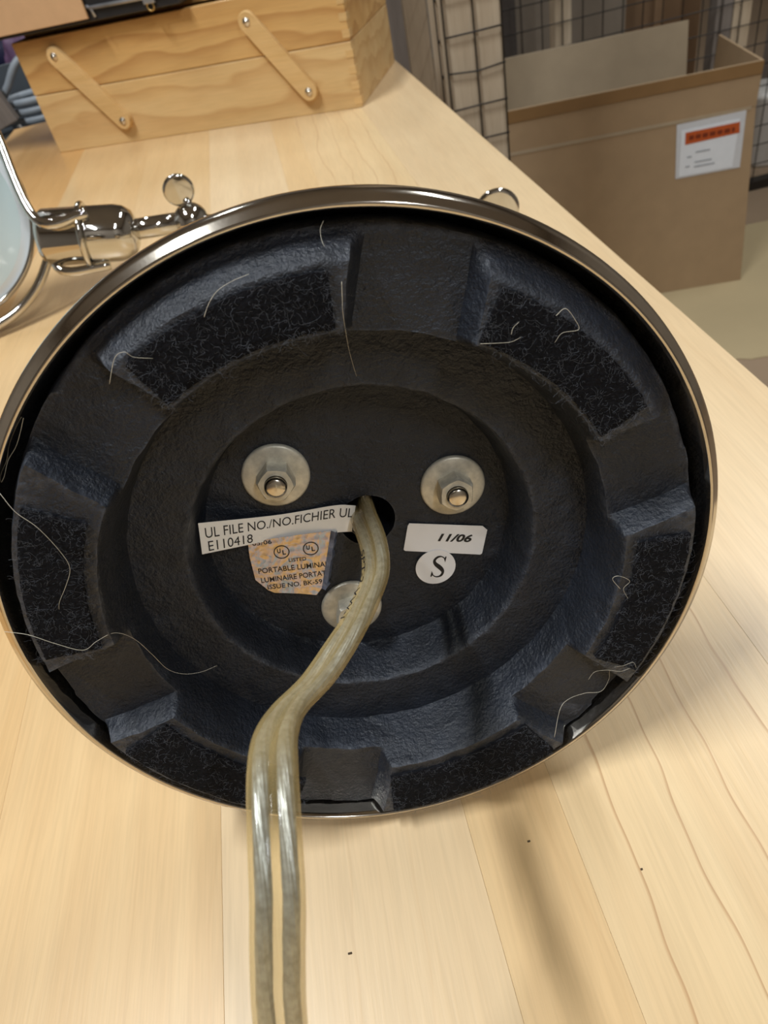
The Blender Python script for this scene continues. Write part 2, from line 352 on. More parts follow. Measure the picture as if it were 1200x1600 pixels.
# angular parameter samples: u in [-1,1] over a 60 degree sector centred on a block; groups: gap | ramp | block top | ramp | gap
US = []
for k in range(9): US.append(('g', -1, k / 8.0))
for k in range(1, 5): US.append(('r', -1, k / 4.0))
for k in range(1, 25): US.append(('t', 0, k / 24.0))
for k in range(1, 5): US.append(('r', 1, k / 4.0))
for k in range(1, 8): US.append(('g', 1, k / 8.0))
def ang_h(u, r):
    kind, sd, t = u; ht, hbm = hb(r, True), hb(r, False)
    if kind == 't': return -ht + 2 * ht * t, 1.0
    if kind == 'r':
        if sd < 0: return -hbm + (hbm - ht) * t, t
        return ht + (hbm - ht) * t, 1 - t
    if sd < 0: return -30 + (30 - hbm) * t, 0.0
    return hbm + (30 - hbm) * t, 0.0
def sm(t): return t * t * (3 - 2 * t)
RS = [0.092, 0.096, 0.10, 0.12, 0.16, 0.2, 0.25, 0.3, 0.35, 0.4, 0.44, 0.47, 0.485, 0.492, 0.497, 0.504, 0.511, 0.518, 0.525, 0.530, 0.536, 0.545, 0.56, 0.58, 0.6, 0.62, 0.64, 0.66, 0.68, 0.692, 0.698,
      0.703, 0.708, 0.713, 0.718, 0.722, 0.727, 0.732, 0.736, 0.740, 0.746, 0.76, 0.78, 0.8, 0.82, 0.84, 0.86, 0.875, 0.885]
OUT = [0.0, 0.12, 0.25, 0.38, 0.5, 0.62, 0.75, 0.88, 1.0]     # block outer wall
RIMS = [(0.955, 0.0), (0.962, -0.006), (0.968, -0.02), (0.972, -0.05), (0.972, -0.10), (0.965, -0.16), (0.90, -0.22)]
def lerp(a, b_, t): return a + (b_ - a) * t
V = []; ncol = 6 * len(US)
def base_w(r):
    if r < 0.494: return W_C
    if r < 0.532: return lerp(W_C, W_1, sm((r - 0.494) / 0.038) * 0.5 + (r - 0.494) / 0.038 * 0.5)
    if r < 0.700: return W_1
    if r < 0.718: return lerp(W_1, W_G, (r - 0.700) / 0.018)
    return W_G
rows = []
def nz(p, s, a): return noise.noise(Vector((p[0] * s, p[1] * s, p[2] * s + 11.3))) * a
def addrow(fn):
    row = []
    for k in range(6):
        for u in US:
            r, th, z = fn(k, u)
            a = math.radians(PH + 60 * k + th)
            x, y = r * math.cos(a), r * math.sin(a)
            f = max(0.0, min(1.0, (0.30 - r) / 0.2)); x += 0.026 * f; y += 0.010 * f
            p = Vector((x, y, z))
            d = nz(p, 22, 0.0045) + nz(p, 60, 0.002)
            p += Vector((nz(p, 18, 0.004), nz((p.y, p.z, p.x), 18, 0.004), d))
            row.append(len(V)); V.append(p * S)
    rows.append(row)
for zz in (-0.62, -0.40, -0.345, -0.337): addrow(lambda k, u, zz=zz: (0.086 + (zz + 0.62) * 0.02, ang_h(u, 0.5)[0], zz))
for r in RS:
    def fn(k, u, r=r):
        th, h = ang_h(u, max(r, 0.718)); z = base_w(r)
        if r >= 0.718:
            t = min(1.0, (r - 0.718) / 0.020); z = lerp(W_G, W_B, h * t)
        return r, th, z
    addrow(fn)
for t in OUT:
    def fn(k, u, t=t):
        wd = 0.058 if k < 2 else 0.022; ro = (RO[k] + .022) - wd; r = ro + wd * t; th, h = ang_h(u, r); return r, th, lerp(W_G, W_B, h * (1 - (t ** 1.35 if k < 2 else t)))
    addrow(fn)
for (r, dz) in RIMS[1:]:
    def fn(k, u, r=r, dz=dz): return max(r, RO[k] + 0.021) if r > 0.955 else r, ang_h(u, 0.955)[0], W_G + dz
    addrow(fn)
F = []
for i in range(len(rows) - 1):
    for k in range(ncol):
        F.append([rows[i][k], rows[i + 1][k], rows[i + 1][(k + 1) % ncol], rows[i][(k + 1) % ncol]])
weight = mk('cast_iron_weight', V, F, M['iron'], lamp, True)
weight['label'] = 'black painted cast iron weight with six raised blocks'
fixn(weight); sharp(weight, 38)

# felt pads with lint
PADS = {0: (24, 57.5, .748, .884), 1: (84, 117.5, .750, .880), 2: (147.5, 177.5, .772, .930), 3: (-157, -119, .775, .940), 4: (-98, -61.5, .775, .945), 5: (-36.5, -4.5, .772, .928)}
for k, (a0, a1, r0, r1) in PADS.items():
    n, m = 40, 9; V = []; F = []
    def pz(i, j): return W_B + 0.013 + 0.004 * noise.noise(Vector((i * .35, j * .5, k * 3.1)))
    for lay in (0, 1):
        for i in range(n + 1):
            for j in range(m + 1):
                jag = 0.25 * noise.noise(Vector((j * .9, k, 5))) if i in (0, n) else 0
                jr = 0.004 * noise.noise(Vector((i * .5, k, 9))) if j in (0, m) else 0
                th = math.radians(lerp(a0, a1, i / n) + jag); r = lerp(r0, r1, j / m) + jr
                edge = i in (0, n) or j in (0, m)
                z = (pz(i, j) - (0.004 if edge else 0)) if lay else W_B - 0.001
                V.append(Vector((r * math.cos(th), r * math.sin(th), z)) * S)
    N = (n + 1) * (m + 1)
    def id_(i, j, l): return l * N + i * (m + 1) + j
    for i in range(n):
        for j in range(m): F.append([id_(i, j, 1), id_(i, j + 1, 1), id_(i + 1, j + 1, 1), id_(i + 1, j, 1)])
    for i in range(n):
        for j in (0, m): F.append([id_(i, j, 0), id_(i + 1, j, 0), id_(i + 1, j, 1), id_(i, j, 1)])
    for j in range(m):
        for i in (0, n): F.append([id_(i, j, 0), id_(i, j + 1, 0), id_(i, j + 1, 1), id_(i, j, 1)])
    pad = fixn(mk('felt_pad', V, F, M['felt'], lamp, True)); sharp(pad, 50)
    gs = []; rnd = random.Random(100 + k)
    for q in range(760):
        th = math.radians(rnd.uniform(a0, a1)); r = rnd.uniform(r0 - .006, r1 + .006)
        if rnd.random() < 0.35:
            if rnd.random() < .5: r = rnd.choice((r0, r1)) + rnd.gauss(0, .006)
            else: th = math.radians(rnd.choice((a0, a1))) + rnd.gauss(0, .012)
        p = Vector((r * math.cos(th), r * math.sin(th), W_B + 0.014)); d = Vector((rnd.gauss(0, 1), rnd.gauss(0, 1), 0)).normalized()
        L = rnd.uniform(.008, .030) if rnd.random() < .9 else rnd.uniform(.03, .06); cur = rnd.gauss(0, 1.1); pts = [p.copy()]
        for s_ in range(5):
            d = Matrix.Rotation(cur * .45 + rnd.gauss(0, .35), 3, 'Z') @ d; p = p + d * L / 5; p.z += rnd.gauss(0.0006, .0018); p.z = max(p.z, W_B + .010); pts.append(p.copy())
        gs.append(tube_geo([x * S for x in pts], rnd.uniform(.000011, .000022), 3, False))
    vs, fs = join_geo(gs); o = mk('lint_fuzz', vs, fs, M['fuzz'], pad); o['kind'] = 'stuff'

# flange nuts with bolts
for th in (130.3, 11.2, 251.6):
    a = math.radians(th); c = Vector((.326 * math.cos(a), .326 * math.sin(a), W_C)) * S
    mw = Matrix.Translation(c) @ Matrix.Rotation(math.radians(th * 1.7), 4, 'Z')
    fl = lathe('flange_washer', [(x * S, z * S) for x, z in [(.03, .0), (.104, -.004), (.1055, .004), (.104, .011), (.098, .015), (.066, .019), (.03, .02)]], M['zinc'], lamp, 64); fl.matrix_local = mw
    # hex nut with chamfered crown and a bore
    hv = []; hf = []; R6 = .060; n = 48
    prof_l = [(1.0, .016, 1), (1.0, .066, 1), (.93, .075, .55), (.64, .0765, 0), (.60, .072, 0), (.58, .02, 0)]
    for k in range(n):
        aa = 2 * math.pi * k / n; hexr = math.cos(math.pi / 6) / math.cos((aa % (math.pi / 3)) - math.pi / 6)
        for (q, z, hx) in prof_l: rr = R6 * q * (hexr * hx + .9 * (1 - hx)); hv.append(Vector((rr * math.cos(aa), rr * math.sin(aa), z)) * S)
    mm = len(prof_l)
    for k in range(n):
        for i in range(mm - 1): hf.append([k * mm + i, ((k + 1) % n) * mm + i, ((k + 1) % n) * mm + i + 1, k * mm + i + 1])
    hx = fixn(mk('hex_nut', hv, hf, M['zinc'], lamp)); hx.matrix_local = mw; sharp(hx, 30)
    bp_ = [(.0001, .097), (.022, .097), (.027, .094)]
    for q in range(8): bp_ += [(.0335, .090 - q * .009), (.029, .0855 - q * .009)]
    bl = lathe('bolt_end', [(x * S, z * S) for x, z in bp_], M['bolt'], lamp, 32); bl.matrix_local = mw

# cord bushing in the centre hole
HC = Vector((.030, .008, 0))
o = lathe('cord_bushing', [(x * S, z * S) for x, z in [(.050, -.55), (.050, -.335), (.049, -.327), (.046, -.324), (.042, -.328), (.040, -.34), (.040, -.55)]], M['blackhole'], lamp, 48); o.location = (HC - Vector((.018, .002, 0))) * S
# pole and arms behind the base
pole_a = loc((-0.0075, 0.176, 0.078)); end_w = Vector((-0.0075, 0.55, 0.022)); pole_b = loc(end_w)
tube('pole', [pole_a, pole_b], 0.008, M['chrome'], lamp, 24)
KN = Vector((-0.0905, 0.585, 0.0425))
tube('cross_arm', [loc(end_w + Vector((0.06, -.02, 0.012))), loc(end_w), loc(end_w.lerp(KN, .6)), loc(KN)], 0.0065, M['chrome'], lamp, 20)
def ball(name, c, r, parent, mat, sq=1.0):
    pr = [(max(1e-5, r * math.sin(math.pi * k / 24)), -r * sq * math.cos(math.pi * k / 24)) for k in range(25)]
    o = lathe(name, pr, mat, parent, 40); o.matrix_local = Matrix.Translation(c); return o
ball('knuckle', loc(KN), 0.0135, lamp, M['chrome'])
ball('knuckle', loc(end_w), 0.015, lamp, M['chrome'])
def paddle(name, base, top, rad, normal, thick=0.0032):
    """flat rounded wing of a thumb screw on a short stem"""
    base, top = Vector(base), Vector(top)
    tube(name + '_stem', [loc(base), loc(base.lerp(top, .55))], .0028, M['chrome'], lamp, 14)
    pr = [(1e-5, -thick / 2), (rad * .8, -thick / 2), (rad * .96, -thick * .38), (rad, 0), (rad * .96, thick * .38), (rad * .8, thick / 2), (1e-5, thick / 2)]
    o = lathe(name, pr, M['chrome'], lamp, 56)
    o.matrix_local = LI @ frame_to(top, normal)
    return o
paddle('thumb_screw', KN + Vector((.004, 0, .008)), KN + Vector((-.0015, 0, .0235)), 0.0118, (0.12, -0.99, -0.03))
KR = Vector((0.128, 0.50, 0.0085))
tube('cross_arm', [loc(end_w + Vector((.055, -.018, .011))), loc(KR)], 0.0065, M['chrome'], lamp, 20)
paddle('thumb_screw', KR, Vector((.1282, .50, .0262)), 0.0158, (-0.12, -0.98, -0.04))
# lens head with yoke
LC = Vector((-0.2788, 0.585, 0.0905)); LR = 0.0745
ldir = Vector((0.30, -0.86, 0.30)).normalized()
LM = LI @ frame_to(LC, ldir, (1, .3, 0))
o = lathe('lens', [(1e-5, .0062), (LR * .4, .0056), (LR * .7, .0042), (LR * .90, .0022)], M['glass'], lamp, 120); o.matrix_local = LM
o = lathe('lens_bevel', [(LR * .90, .0022), (LR * .985, -.0005)], M['lensrim'], lamp, 120); o.matrix_local = LM
o = lathe('lens_ring', [(LR * .975, -.004), (LR * .98, .002), (LR * .995, .0035), (LR * 1.02, .003), (LR * 1.035, 0), (LR * 1.03, -.006), (LR * .995, -.012), (LR * .5, -.02), (1e-5, -.022)], M['chrome'], lamp, 120); o.matrix_local = LM
SA = Vector((-0.202, 0.585, 0.056)); SB = Vector((-0.134, 0.585, 0.0445)); SD = (SB - SA).normalized()
Ls = (SB - SA).length; RSZ = 0.0208
sm_ = LI @ frame_to(SA, SD, (0, 1, 0))
o = lathe('socket_sleeve', [(1e-5, -.002), (RSZ * .8, -.002), (RSZ * .9, 0), (RSZ, .003), (RSZ, Ls * .50), (RSZ * 1.01, Ls * .505), (RSZ * 1.01, Ls * .52), (RSZ, Ls * .525), (RSZ, Ls * .8), (RSZ * .93, Ls * .9), (RSZ * .75, Ls * .98), (RSZ * .45, Ls * 1.02), (1e-5, Ls * 1.03)], M['chrome'], lamp, 64); o.matrix_local = sm_
rp = [(RSZ + .0016 + .0022 * math.cos(t_), Ls * .46 + .0022 * math.sin(t_)) for t_ in [2 * math.pi * k / 14 for k in range(14)]]
o = lathe('sleeve_clip', rp, M['chrome'], lamp, 56, closed=True); o.matrix_local = sm_
tube('rod', [loc(SA.lerp(SB, .7)), loc(KN)], 0.0078, M['chrome'], lamp, 28)
def yoke(sgn):
    pts = []
    c0 = SA.lerp(SB, .62) + Vector((0, -.012, .020 * sgn)); pts += [c0, SA.lerp(SB, .1) + Vector((0, -.016, .0195 * sgn))]
    xa = (frame_to(LC, ldir, (1, .3, 0)).to_3x3() @ Vector((1, 0, 0))); ya = (frame_to(LC, ldir, (1, .3, 0)).to_3x3() @ Vector((0, 1, 0)))
    for k in range(9):
        a = math.radians(lerp(26, 98, k / 8)) * sgn
        rr = LR * (1.17 if k else 1.13); pts.append(LC + xa * rr * math.cos(a) + ya * rr * math.sin(a) + ldir * .002)
    return catmull(pts, 8)
tube('yoke_arm', [loc(p) for p in yoke(1)], .0036, M['chrome'], lamp, 16)
tube('yoke_arm', [loc(p) for p in yoke(-1)], .0036, M['chrome'], lamp, 16)

# clear twin cord
CP = [(-.0063, .175, .0800), (-.0063, .160, .0840), (-.0058, .1480, .0885), (-.0048, .1360, .0895), (-.0060, .1255, .0892), (-.0100, .1150, .0912), (-.0143, .1058, .0937), (-.0219, .0933, .0966), (-.0274, .0824, .1035),
      (-.0279, .0715, .1128), (-.0272, .0618, .1188), (-.0276, .0530, .1180), (-.0290, .0445, .1128), (-.0318, .0385, .1040), (-.0346, .0336, .0935), (-.040, .024, .068), (-.050, .004, .034), (-.065, -.035, .010), (-.085, -.09, .0032), (-.11, -.20, .0032), (-.10, -.34, .0032), (-.05, -.46, .0032)]
TW = [30, 34, 38, 36, 30, 24, 18, 12, 8, 2, 0, 0, 0, 0, 0, 0, 0, 0, 0, 0, 0, 0]
CP = [(x, y, z + .0025 if z > .03 else z) for x, y, z in CP]
cpath = catmull(CP, 14); ncp = len(cpath)
def twist(i):
    q = i / 14.0; k = min(int(q), len(TW) - 2); return math.radians(lerp(TW[k], TW[k + 1], q - k))
frames = []
for i, p in enumerate(cpath):
    t = (cpath[min(i + 1, ncp - 1)] - cpath[max(i - 1, 0)]).normalized()
    u = Vector((1, 0, 0)); u = (u - t * u.dot(t)).normalized(); v = t.cross(u)
    a = twist(i); u2 = u * math.cos(a) + v * math.sin(a); v2 = t.cross(u2); frames.append((p, t, u2, v2))
def sweep(sec_fn):
    V = []; F = []; n = None
    for i, (p, t, u, v) in enumerate(frames):
        sec = sec_fn(i); n = len(sec)
        for (a, b_) in sec: V.append(loc(p + u * a + v * b_))
    for i in range(ncp - 1):
        for k in range(n): F.append([i * n + k, i * n + (k + 1) % n, (i + 1) * n + (k + 1) % n, (i + 1) * n + k])
    F.append(list(range(n))[::-1]); F.append([(ncp - 1) * n + k for k in range(n)])
    return V, F
def jacket_sec(i):
    out = []; A = .0021; n = 28
    for half in (1, -1):
        for k in range(n):
            x = -2 * A * math.cos(math.pi * k / n) * half
            q = max(0.0, abs(x) - A) / A; h = A * math.sqrt(max(0, 1 - q * q)) * (1 - .20 * math.exp(-(x / .0007) ** 2))
            out.append((x, h * half))
    return out
vs, fs = sweep(jacket_sec); cord = fixn(mk('cord_jacket', vs, fs, M['vinyl'], lamp, True)); cord['label'] = 'clear amber vinyl cord'
for sd, mt in ((-1, 'strand'), (1, 'strand2')):
    def sec(i, sd=sd):
        out = []
        for k in range(36):
            a = 2 * math.pi * k / 36; r = .00125 * (1 + .10 * math.cos(9 * a + i * .42)); out.append((sd * .00205 + r * math.cos(a), r * math.sin(a)))
        return out
    vs, fs = sweep(sec); fixn(mk('wire_strand', vs, fs, M[mt], cord, True))

# ---- lettering helpers
def text_geo(s, bold=0.0, shear=0.0, space=1.0):
    c = bpy.data.curves.new('lettering', 'FONT'); c.body = s; c.size = 1.0; c.fill_mode = 'FRONT'; c.offset = bold; c.shear = shear; c.space_character = space; c.resolution_u = 4
    o = bpy.data.objects.new('lettering', c); COL.objects.link(o)
    me = bpy.data.meshes.new_from_object(o.evaluated_get(bpy.context.evaluated_depsgraph_get()))
    vs = [v.co.copy() for v in me.vertices]; fs = [list(p.vertices) for p in me.polygons]
    bpy.data.objects.remove(o); bpy.data.curves.remove(c); bpy.data.meshes.remove(me)
    x0 = min(v.x for v in vs); x1 = max(v.x for v in vs); y0 = min(v.y for v in vs); y1 = max(v.y for v in vs)
    return [((v.x - x0) / (x1 - x0), (v.y - y0) / (y1 - y0)) for v in vs], fs
def letter(name, s, fn, mat, parent, **kw):
    """fn maps the text box (0..1, 0..1) to a point of the parent's space"""
    uv, fs = text_geo(s, **kw); return mk(name, [fn(a, b_) for a, b_ in uv], fs, mat, parent)
def line_fn(a, b_, h, z, sc=S):
    a, b_ = Vector((*a, 0)), Vector((*b_, 0)); d = b_ - a; up = Vector((-d.y, d.x, 0)).normalized() * h
    return lambda u, v: (a + d * u + up * v + Vector((0, 0, z))) * sc
def npoly(name, pts, z, mat, parent, th=0.0015, sc=S):
    n = len(pts); V = [Vector((x, y, z)) * sc for x, y in pts] + [Vector((x, y, z - th)) * sc for x, y in pts]
    F = [list(range(n)), list(range(2 * n - 1, n - 1, -1))] + [[k, n + k, n + (k + 1) % n, (k + 1) % n] for k in range(n)]
    return fixn(mk(name, V, F, mat, parent))

# date sticker and S sticker
st = npoly('date_sticker', [(.1566, -.0355), (.150, -.043), (.1184, -.1310), (.1230, -.1370), (.3690, -.2255), (.3760, -.2225), (.4067, -.1340), (.3930, -.1145)], W_C + .0075, M['paper'], lamp)
st['label'] = 'white sticker with the date'
letter('lettering', '11/06', line_fn((.2355, -.1300), (.3464, -.1671), .031, W_C + .0083), M['ink'], st, bold=.035, shear=.25)
ss = npoly('round_sticker', [(.2112 + .0690 * math.cos(2 * math.pi * k / 56), -.2296 + .0690 * math.sin(2 * math.pi * k / 56)) for k in range(56)], W_C + .0105, M['paper'], lamp)
ss['label'] = 'round white sticker with a bold letter S'
def s_glyph():
    sp = [(.80, .80, .045), (.74, .90, .05), (.58, .965, .055), (.40, .945, .095), (.26, .85, .13), (.22, .73, .15), (.32, .61, .175), (.52, .50, .20), (.70, .39, .19), (.80, .27, .155), (.76, .13, .13), (.62, .045, .08), (.44, .03, .055), (.28, .09, .05), (.20, .21, .045)]
    c = catmull([(x, y, w_) for x, y, w_ in sp], 6); L = []; R = []
    for i, p in enumerate(c):
        t = (c[min(i + 1, len(c) - 1)] - c[max(i - 1, 0)]); t.z = 0; t.normalize(); nn = Vector((-t.y, t.x, 0))
        L.append((p.x + nn.x * p.z / 2, p.y + nn.y * p.z / 2)); R.append((p.x - nn.x * p.z / 2, p.y - nn.y * p.z / 2))
    V = L + R; n = len(L); F = [[i, i + 1, n + i + 1, n + i] for i in range(n - 1)]
    for tri in (((.84, .70), (.87, .97), (.80, .97), (.755, .86)), ((.16, .30), (.13, .02), (.20, .02), (.26, .13))):
        b0 = len(V); V += list(tri); F.append([b0, b0 + 1, b0 + 2, b0 + 3])
    return V, F
gv, gf = s_glyph(); fn = line_fn((.178, -.262), (.236, -.2811), .088, W_C + .0112)
mk('lettering', [fn(a, b_) for a, b_ in gv], gf, M['ink'], ss)

# holographic foil label
fz = -.3135
fo = npoly('foil_label', [(-.3618, .0505), (-.0958, .0180), (-.181, -.194), (-.205, -.2155), (-.26, -.192), (-.3361, -.1654), (-.3535, -.149), (-.3817, -.097), (-.3734, -.0073)], fz, M['foil'], lamp)
fo['label'] = 'creased holographic listing label'
V = []; F = []
n = 16
for i in range(n + 1):
    t = i / n; a = Vector((lerp(-.0958, -.181, t), lerp(.018, -.194, t), fz)); j = .006 * noise.noise(Vector((i * .9, 2, 3)))
    V += [a * S, (a + Vector((.014 + j, -.006, .008))) * S, (a + Vector((.022 + j * 2, -.009, -.008))) * S]
for i in range(n):
    for k in (0, 1): F.append([i * 3 + k, i * 3 + k + 1, (i + 1) * 3 + k + 1, (i + 1) * 3 + k])
mk('folded_edge', V, F, M['foilback'], fo)
fzt = fz + .0009
for s_, a, b_, h in [('05/06', (-.3516, .0325), (-.2896, .0236), .016), ('LISTED', (-.257, -.0601), (-.2009, -.0701), .014), ('PORTABLE LUMINAI', (-.3644, -.0763), (-.1431, -.1128), .0205), ('LUMINAIRE PORTAT', (-.3663, -.1141), (-.1526, -.1465), .0205), ('ISSUE NO. BK-59', (-.3535, -.1455), (-.1736, -.1745), .0185)]:
    letter('lettering', s_, line_fn(a, b_, h, fzt), M['inkbrown'], fo, bold=.012)
for cx, cy in ((-.2692, -.0159), (-.1752, -.0297)):
    ring = [(x, z) for x, z in ((.0225, 0), (.0258, 0))]
    V = []; F = []
    for k in range(40):
        a = 2 * math.pi * k / 40
        for r in (.0222, .0258): V.append(Vector((cx + r * math.cos(a), cy + r * math.sin(a), fzt)) * S)
    for k in range(40): F.append([2 * k, 2 * k + 1, 2 * ((k + 1) % 40) + 1, 2 * ((k + 1) % 40)])
    mk('emblem_ring', V, F, M['inkbrown'], fo)
    letter('lettering', 'U', line_fn((cx - .0145, cy - .001), (cx - .003, cy - .0028), .0175, fzt), M['inkbrown'], fo, bold=.03)
    letter('lettering', 'L', line_fn((cx + .0005, cy - .0110), (cx + .0115, cy - .0128), .0175, fzt), M['inkbrown'], fo, bold=.03)

# paper tag wrapped on the cord
T0, T1 = [(-.470, .192, -.252), (-.247, .116, -.322), (-.066, .102, -.318), (-.014, .092, -.312), (.002, .080, -.322)], [(-.495, .083, -.252), (-.272, .029, -.322), (-.098, .006, -.318), (-.048, .000, -.312), (-.032, -.012, -.324)]
ct, cb = catmull(T0, 10), catmull(T1, 10); NT = len(ct)
# arc-length parameter along the tag
cum = [0]
for i in range(1, NT): cum.append(cum[-1] + (ct[i] - ct[i - 1]).length)
def tagp(u, v, off=0.0):
    s_ = max(0, min(1, u)) * cum[-1]; i = 0
    while i < NT - 2 and cum[i + 1] < s_: i += 1
    t = (s_ - cum[i]) / (cum[i + 1] - cum[i]); a = ct[i].lerp(ct[i + 1], t); b_ = cb[i].lerp(cb[i + 1], t)
    p = a.lerp(b_, v); p.z += off; return p * S
V = []; F = []; nu, nv = 50, 4
for lay in (0, 1):
    for i in range(nu + 1):
        for j in range(nv + 1): V.append(tagp(i / nu, j / nv, -.0015 * lay))
N = (nu + 1) * (nv + 1)
for i in range(nu):
    for j in range(nv):
        q = [i * (nv + 1) + j, i * (nv + 1) + j + 1, (i + 1) * (nv + 1) + j + 1, (i + 1) * (nv + 1) + j]; F.append(q); F.append([N + k for k in q[::-1]])
tg = mk('paper_tag', V, F, M['paper2'], lamp, True); tg['label'] = 'white paper tag with a file number'
letter('lettering', 'UL FILE NO./NO.FICHIER UL', lambda a, b_: tagp(.035 + a * .945, .50 - b_ * .34 - .06 * a, .0012), M['ink'], tg, bold=.0)
letter('lettering', 'E110418', lambda a, b_: tagp(.045 + a * .285, .935 - b_ * .33, .0012), M['ink'], tg, bold=.0)
# print on the cord jacket
def cordp(i0, di, side):
    def fn(a, b_):
        q = i0 + a * di; i = int(q); t = q - i; P0, P1 = frames[i], frames[i + 1]
        p = P0[0].lerp(P1[0], t); u = P0[2].lerp(P1[2], t); v = P0[3].lerp(P1[3], t)
        x = -.0030 + b_ * .0013; return loc(p + u * x + v * (.00215 * side))
    return fn
cam_side = 1 if frames[60][3].dot(Vector((0, 0, .222)) - frames[60][0]) > 0 else -1
letter('printed_marking', 'SPT-2 VW-1', cordp(44, 36, cam_side), M['ink'], cord)

# stray hairs lying on the felt and iron
HAIRS = [
 ([[0.1168, 0.8483, 0.05], [0.1083, 0.8074, 0.05], [0.1031, 0.7769, 0.04], [0.0977, 0.684, -0.02], [0.0985, 0.6181, -0.08], [0.1007, 0.5689, -0.12]], 'long pale hair hanging down from the upper left felt pad'),
 ([[-0.1972, 0.8449, 0.045], [-0.1787, 0.8691, 0.045], [-0.1526, 0.8911, 0.045], [-0.1169, 0.9034, 0.045], [-0.0748, 0.9099, 0.045]], 'short bent white hair at the outer edge of the upper left felt pad'),
 ([[-0.8129, 0.5533, 0.03], [-0.7905, 0.5027, 0.05], [-0.755, 0.4511, 0.06], [-0.7334, 0.3723, 0.06], [-0.7319, 0.3191, 0.06], [-0.7655, 0.2693, 0.055], [-0.8046, 0.2237, 0.05], [-0.8193, 0.1979, 0.045]], 'pale hair curving over the left felt pad'),
 ([[-0.9921, 0.1611, 0.03], [-0.93, 0.1423, 0.045], [-0.8768, 0.0992, 0.05], [-0.8156, 0.0533, 0.05], [-0.7732, 0.0641, 0.04], [-0.7267, 0.063, 0.02], [-0.6945, 0.0138, 0], [-0.6769, -0.0694, -0.02], [-0.6596, -0.144, -0.03], [-0.6264, -0.1858, -0.04], [-0.5774, -0.2035, -0.05], [-0.5308, -0.2105, -0.07]], 'long wavy golden hair across the lower left of the lamp base'),
 ([[-0.7020, 0.7003, -0.03], [-0.7232, 0.6706, -0.03], [-0.7518, 0.6355, -0.03], [-0.7853, 0.6068, -0.03], [-0.8081, 0.573, -0.02], [-0.8224, 0.5595, -0.02]], 'thin grey hair along the chrome rim at the upper left'),
 ([[0.457, -0.7592, 0.045], [0.4936, -0.663, 0.02], [0.5324, -0.6485, 0.0], [0.5907, -0.6513, -0.01], [0.6452, -0.6608, -0.01], [0.6703, -0.606, 0], [0.6719, -0.5385, 0.02], [0.7048, -0.512, 0.045], [0.7343, -0.5032, 0.05], [0.746, -0.534, 0.045]], 'long curly hair over the lower right gap of the lamp base'),
 ([[0.6085, -0.6046, -0.02], [0.6256, -0.5562, 0], [0.6577, -0.53, 0.03], [0.6916, -0.5281, 0.05], [0.7232, -0.5246, 0.05]], 'short looped hair at the lower end of the right felt pad'),
 ([[0.4023, 0.6318, 0.045], [0.4447, 0.6227, 0.045], [0.4754, 0.6181, 0.045], [0.4994, 0.6232, 0.045]], 'straight pale hair at the inner corner of the upper right felt pad'),
 ([[0.4764, 0.6382, 0.05], [0.4827, 0.6522, 0.05], [0.4978, 0.6624, 0.05]], 'tiny white hair in the middle of the upper right felt pad'),
 ([[0.5865, 0.6558, 0.05], [0.6105, 0.6667, 0.05], [0.6312, 0.634, 0.05], [0.6371, 0.6091, 0.05], [0.5982, 0.6109, 0.05], [0.5778, 0.5923, 0.05]], 'tangled grey hair on the outer side of the upper right felt pad'),
 ([[-0.4568, 0.7466, 0.03], [-0.4166, 0.8051, 0.05], [-0.3881, 0.8161, 0.06], [-0.374, 0.7989, 0.055], [-0.3361, 0.7846, 0.05]], 'curled hair at the far left corner of the upper left felt pad'),
 ([[0.1101, 0.9689, -0.02], [0.0993, 0.9559, -0.01], [0.096, 0.9383, 0.0], [0.0983, 0.9249, 0.03]], 'fine upright hair by the top rim beside the upper left block'),
 ([[0.7053, -0.1974, 0.05], [0.6841, -0.1551, 0.05], [0.7035, -0.1493, 0.05], [0.7351, -0.1778, 0.05], [0.7149, -0.2003, 0.05], [0.7271, -0.2405, 0.05]], 'crossed grey hair at the inner edge of the right felt pad'),
]
for pts, lb in HAIRS:
    pa = catmull(pts, 7); c0 = LW @ (pa[0] * S)
    vs, fs = tube_geo([LW @ (p * S) - c0 for p in pa], lambda t: .00006 * (1 - .45 * t), 5)
    o = mk('stray_hair', vs, fs, M['hair'], None, True); o.location = c0; tag(o, lb, 'hair', 'stray hairs on the lamp base')

# ------------------------------------------------------------------ wooden toolbox
TLp, TRp = Vector((-.316, 1.135, 0)), Vector((.094, .981, 0)); TW_ = (TRp - TLp).length; TD = .22; THt = .1307; SEAM = .0705
tb = bpy.data.objects.new('tool_box', None); COL.objects.link(tb)
tb.matrix_world = frame_to(TLp, (0, 0, 1), TRp - TLp); tb.empty_display_size = .02
tag(tb, 'pale pine cantilever toolbox with diagonal wooden arms at the back of the table', 'toolbox')
def tray(z0, z1, mt):
    th = .011
    box('front_board', th * .0, TW_, 0, th, z0, z1, M[mt], tb, .0012)
    box('back_board', 0, TW_, TD - th, TD, z0, z1, M[mt], tb, .0012)
    box('side_board', 0, th, th + .0002, TD - th - .0002, z0, z1, M[mt], tb, .0008)
    box('side_board', TW_ - th, TW_, th + .0002, TD - th - .0002, z0, z1, M[mt], tb, .0008)
    box('tray_bottom', th + .0002, TW_ - th - .0002, th + .0002, TD - th - .0002, z0 + .002, z0 + .008, M[mt], tb)
tray(0, SEAM - .0006, 'pine2'); tray(SEAM, THt, 'pine')
box('lid', .0015, TW_ - .0015, .030, TD - .0015, THt + .0003, THt + .006, M['pine'], tb, .001)
gs = []
for z0 in (.004, SEAM + .003):
    for k in range(4):
        zz = z0 + k * .0165; gs.append(box_geo(TW_ - .0085, TW_ + .0006, -.0006, .0115, zz, zz + .008, .0003))
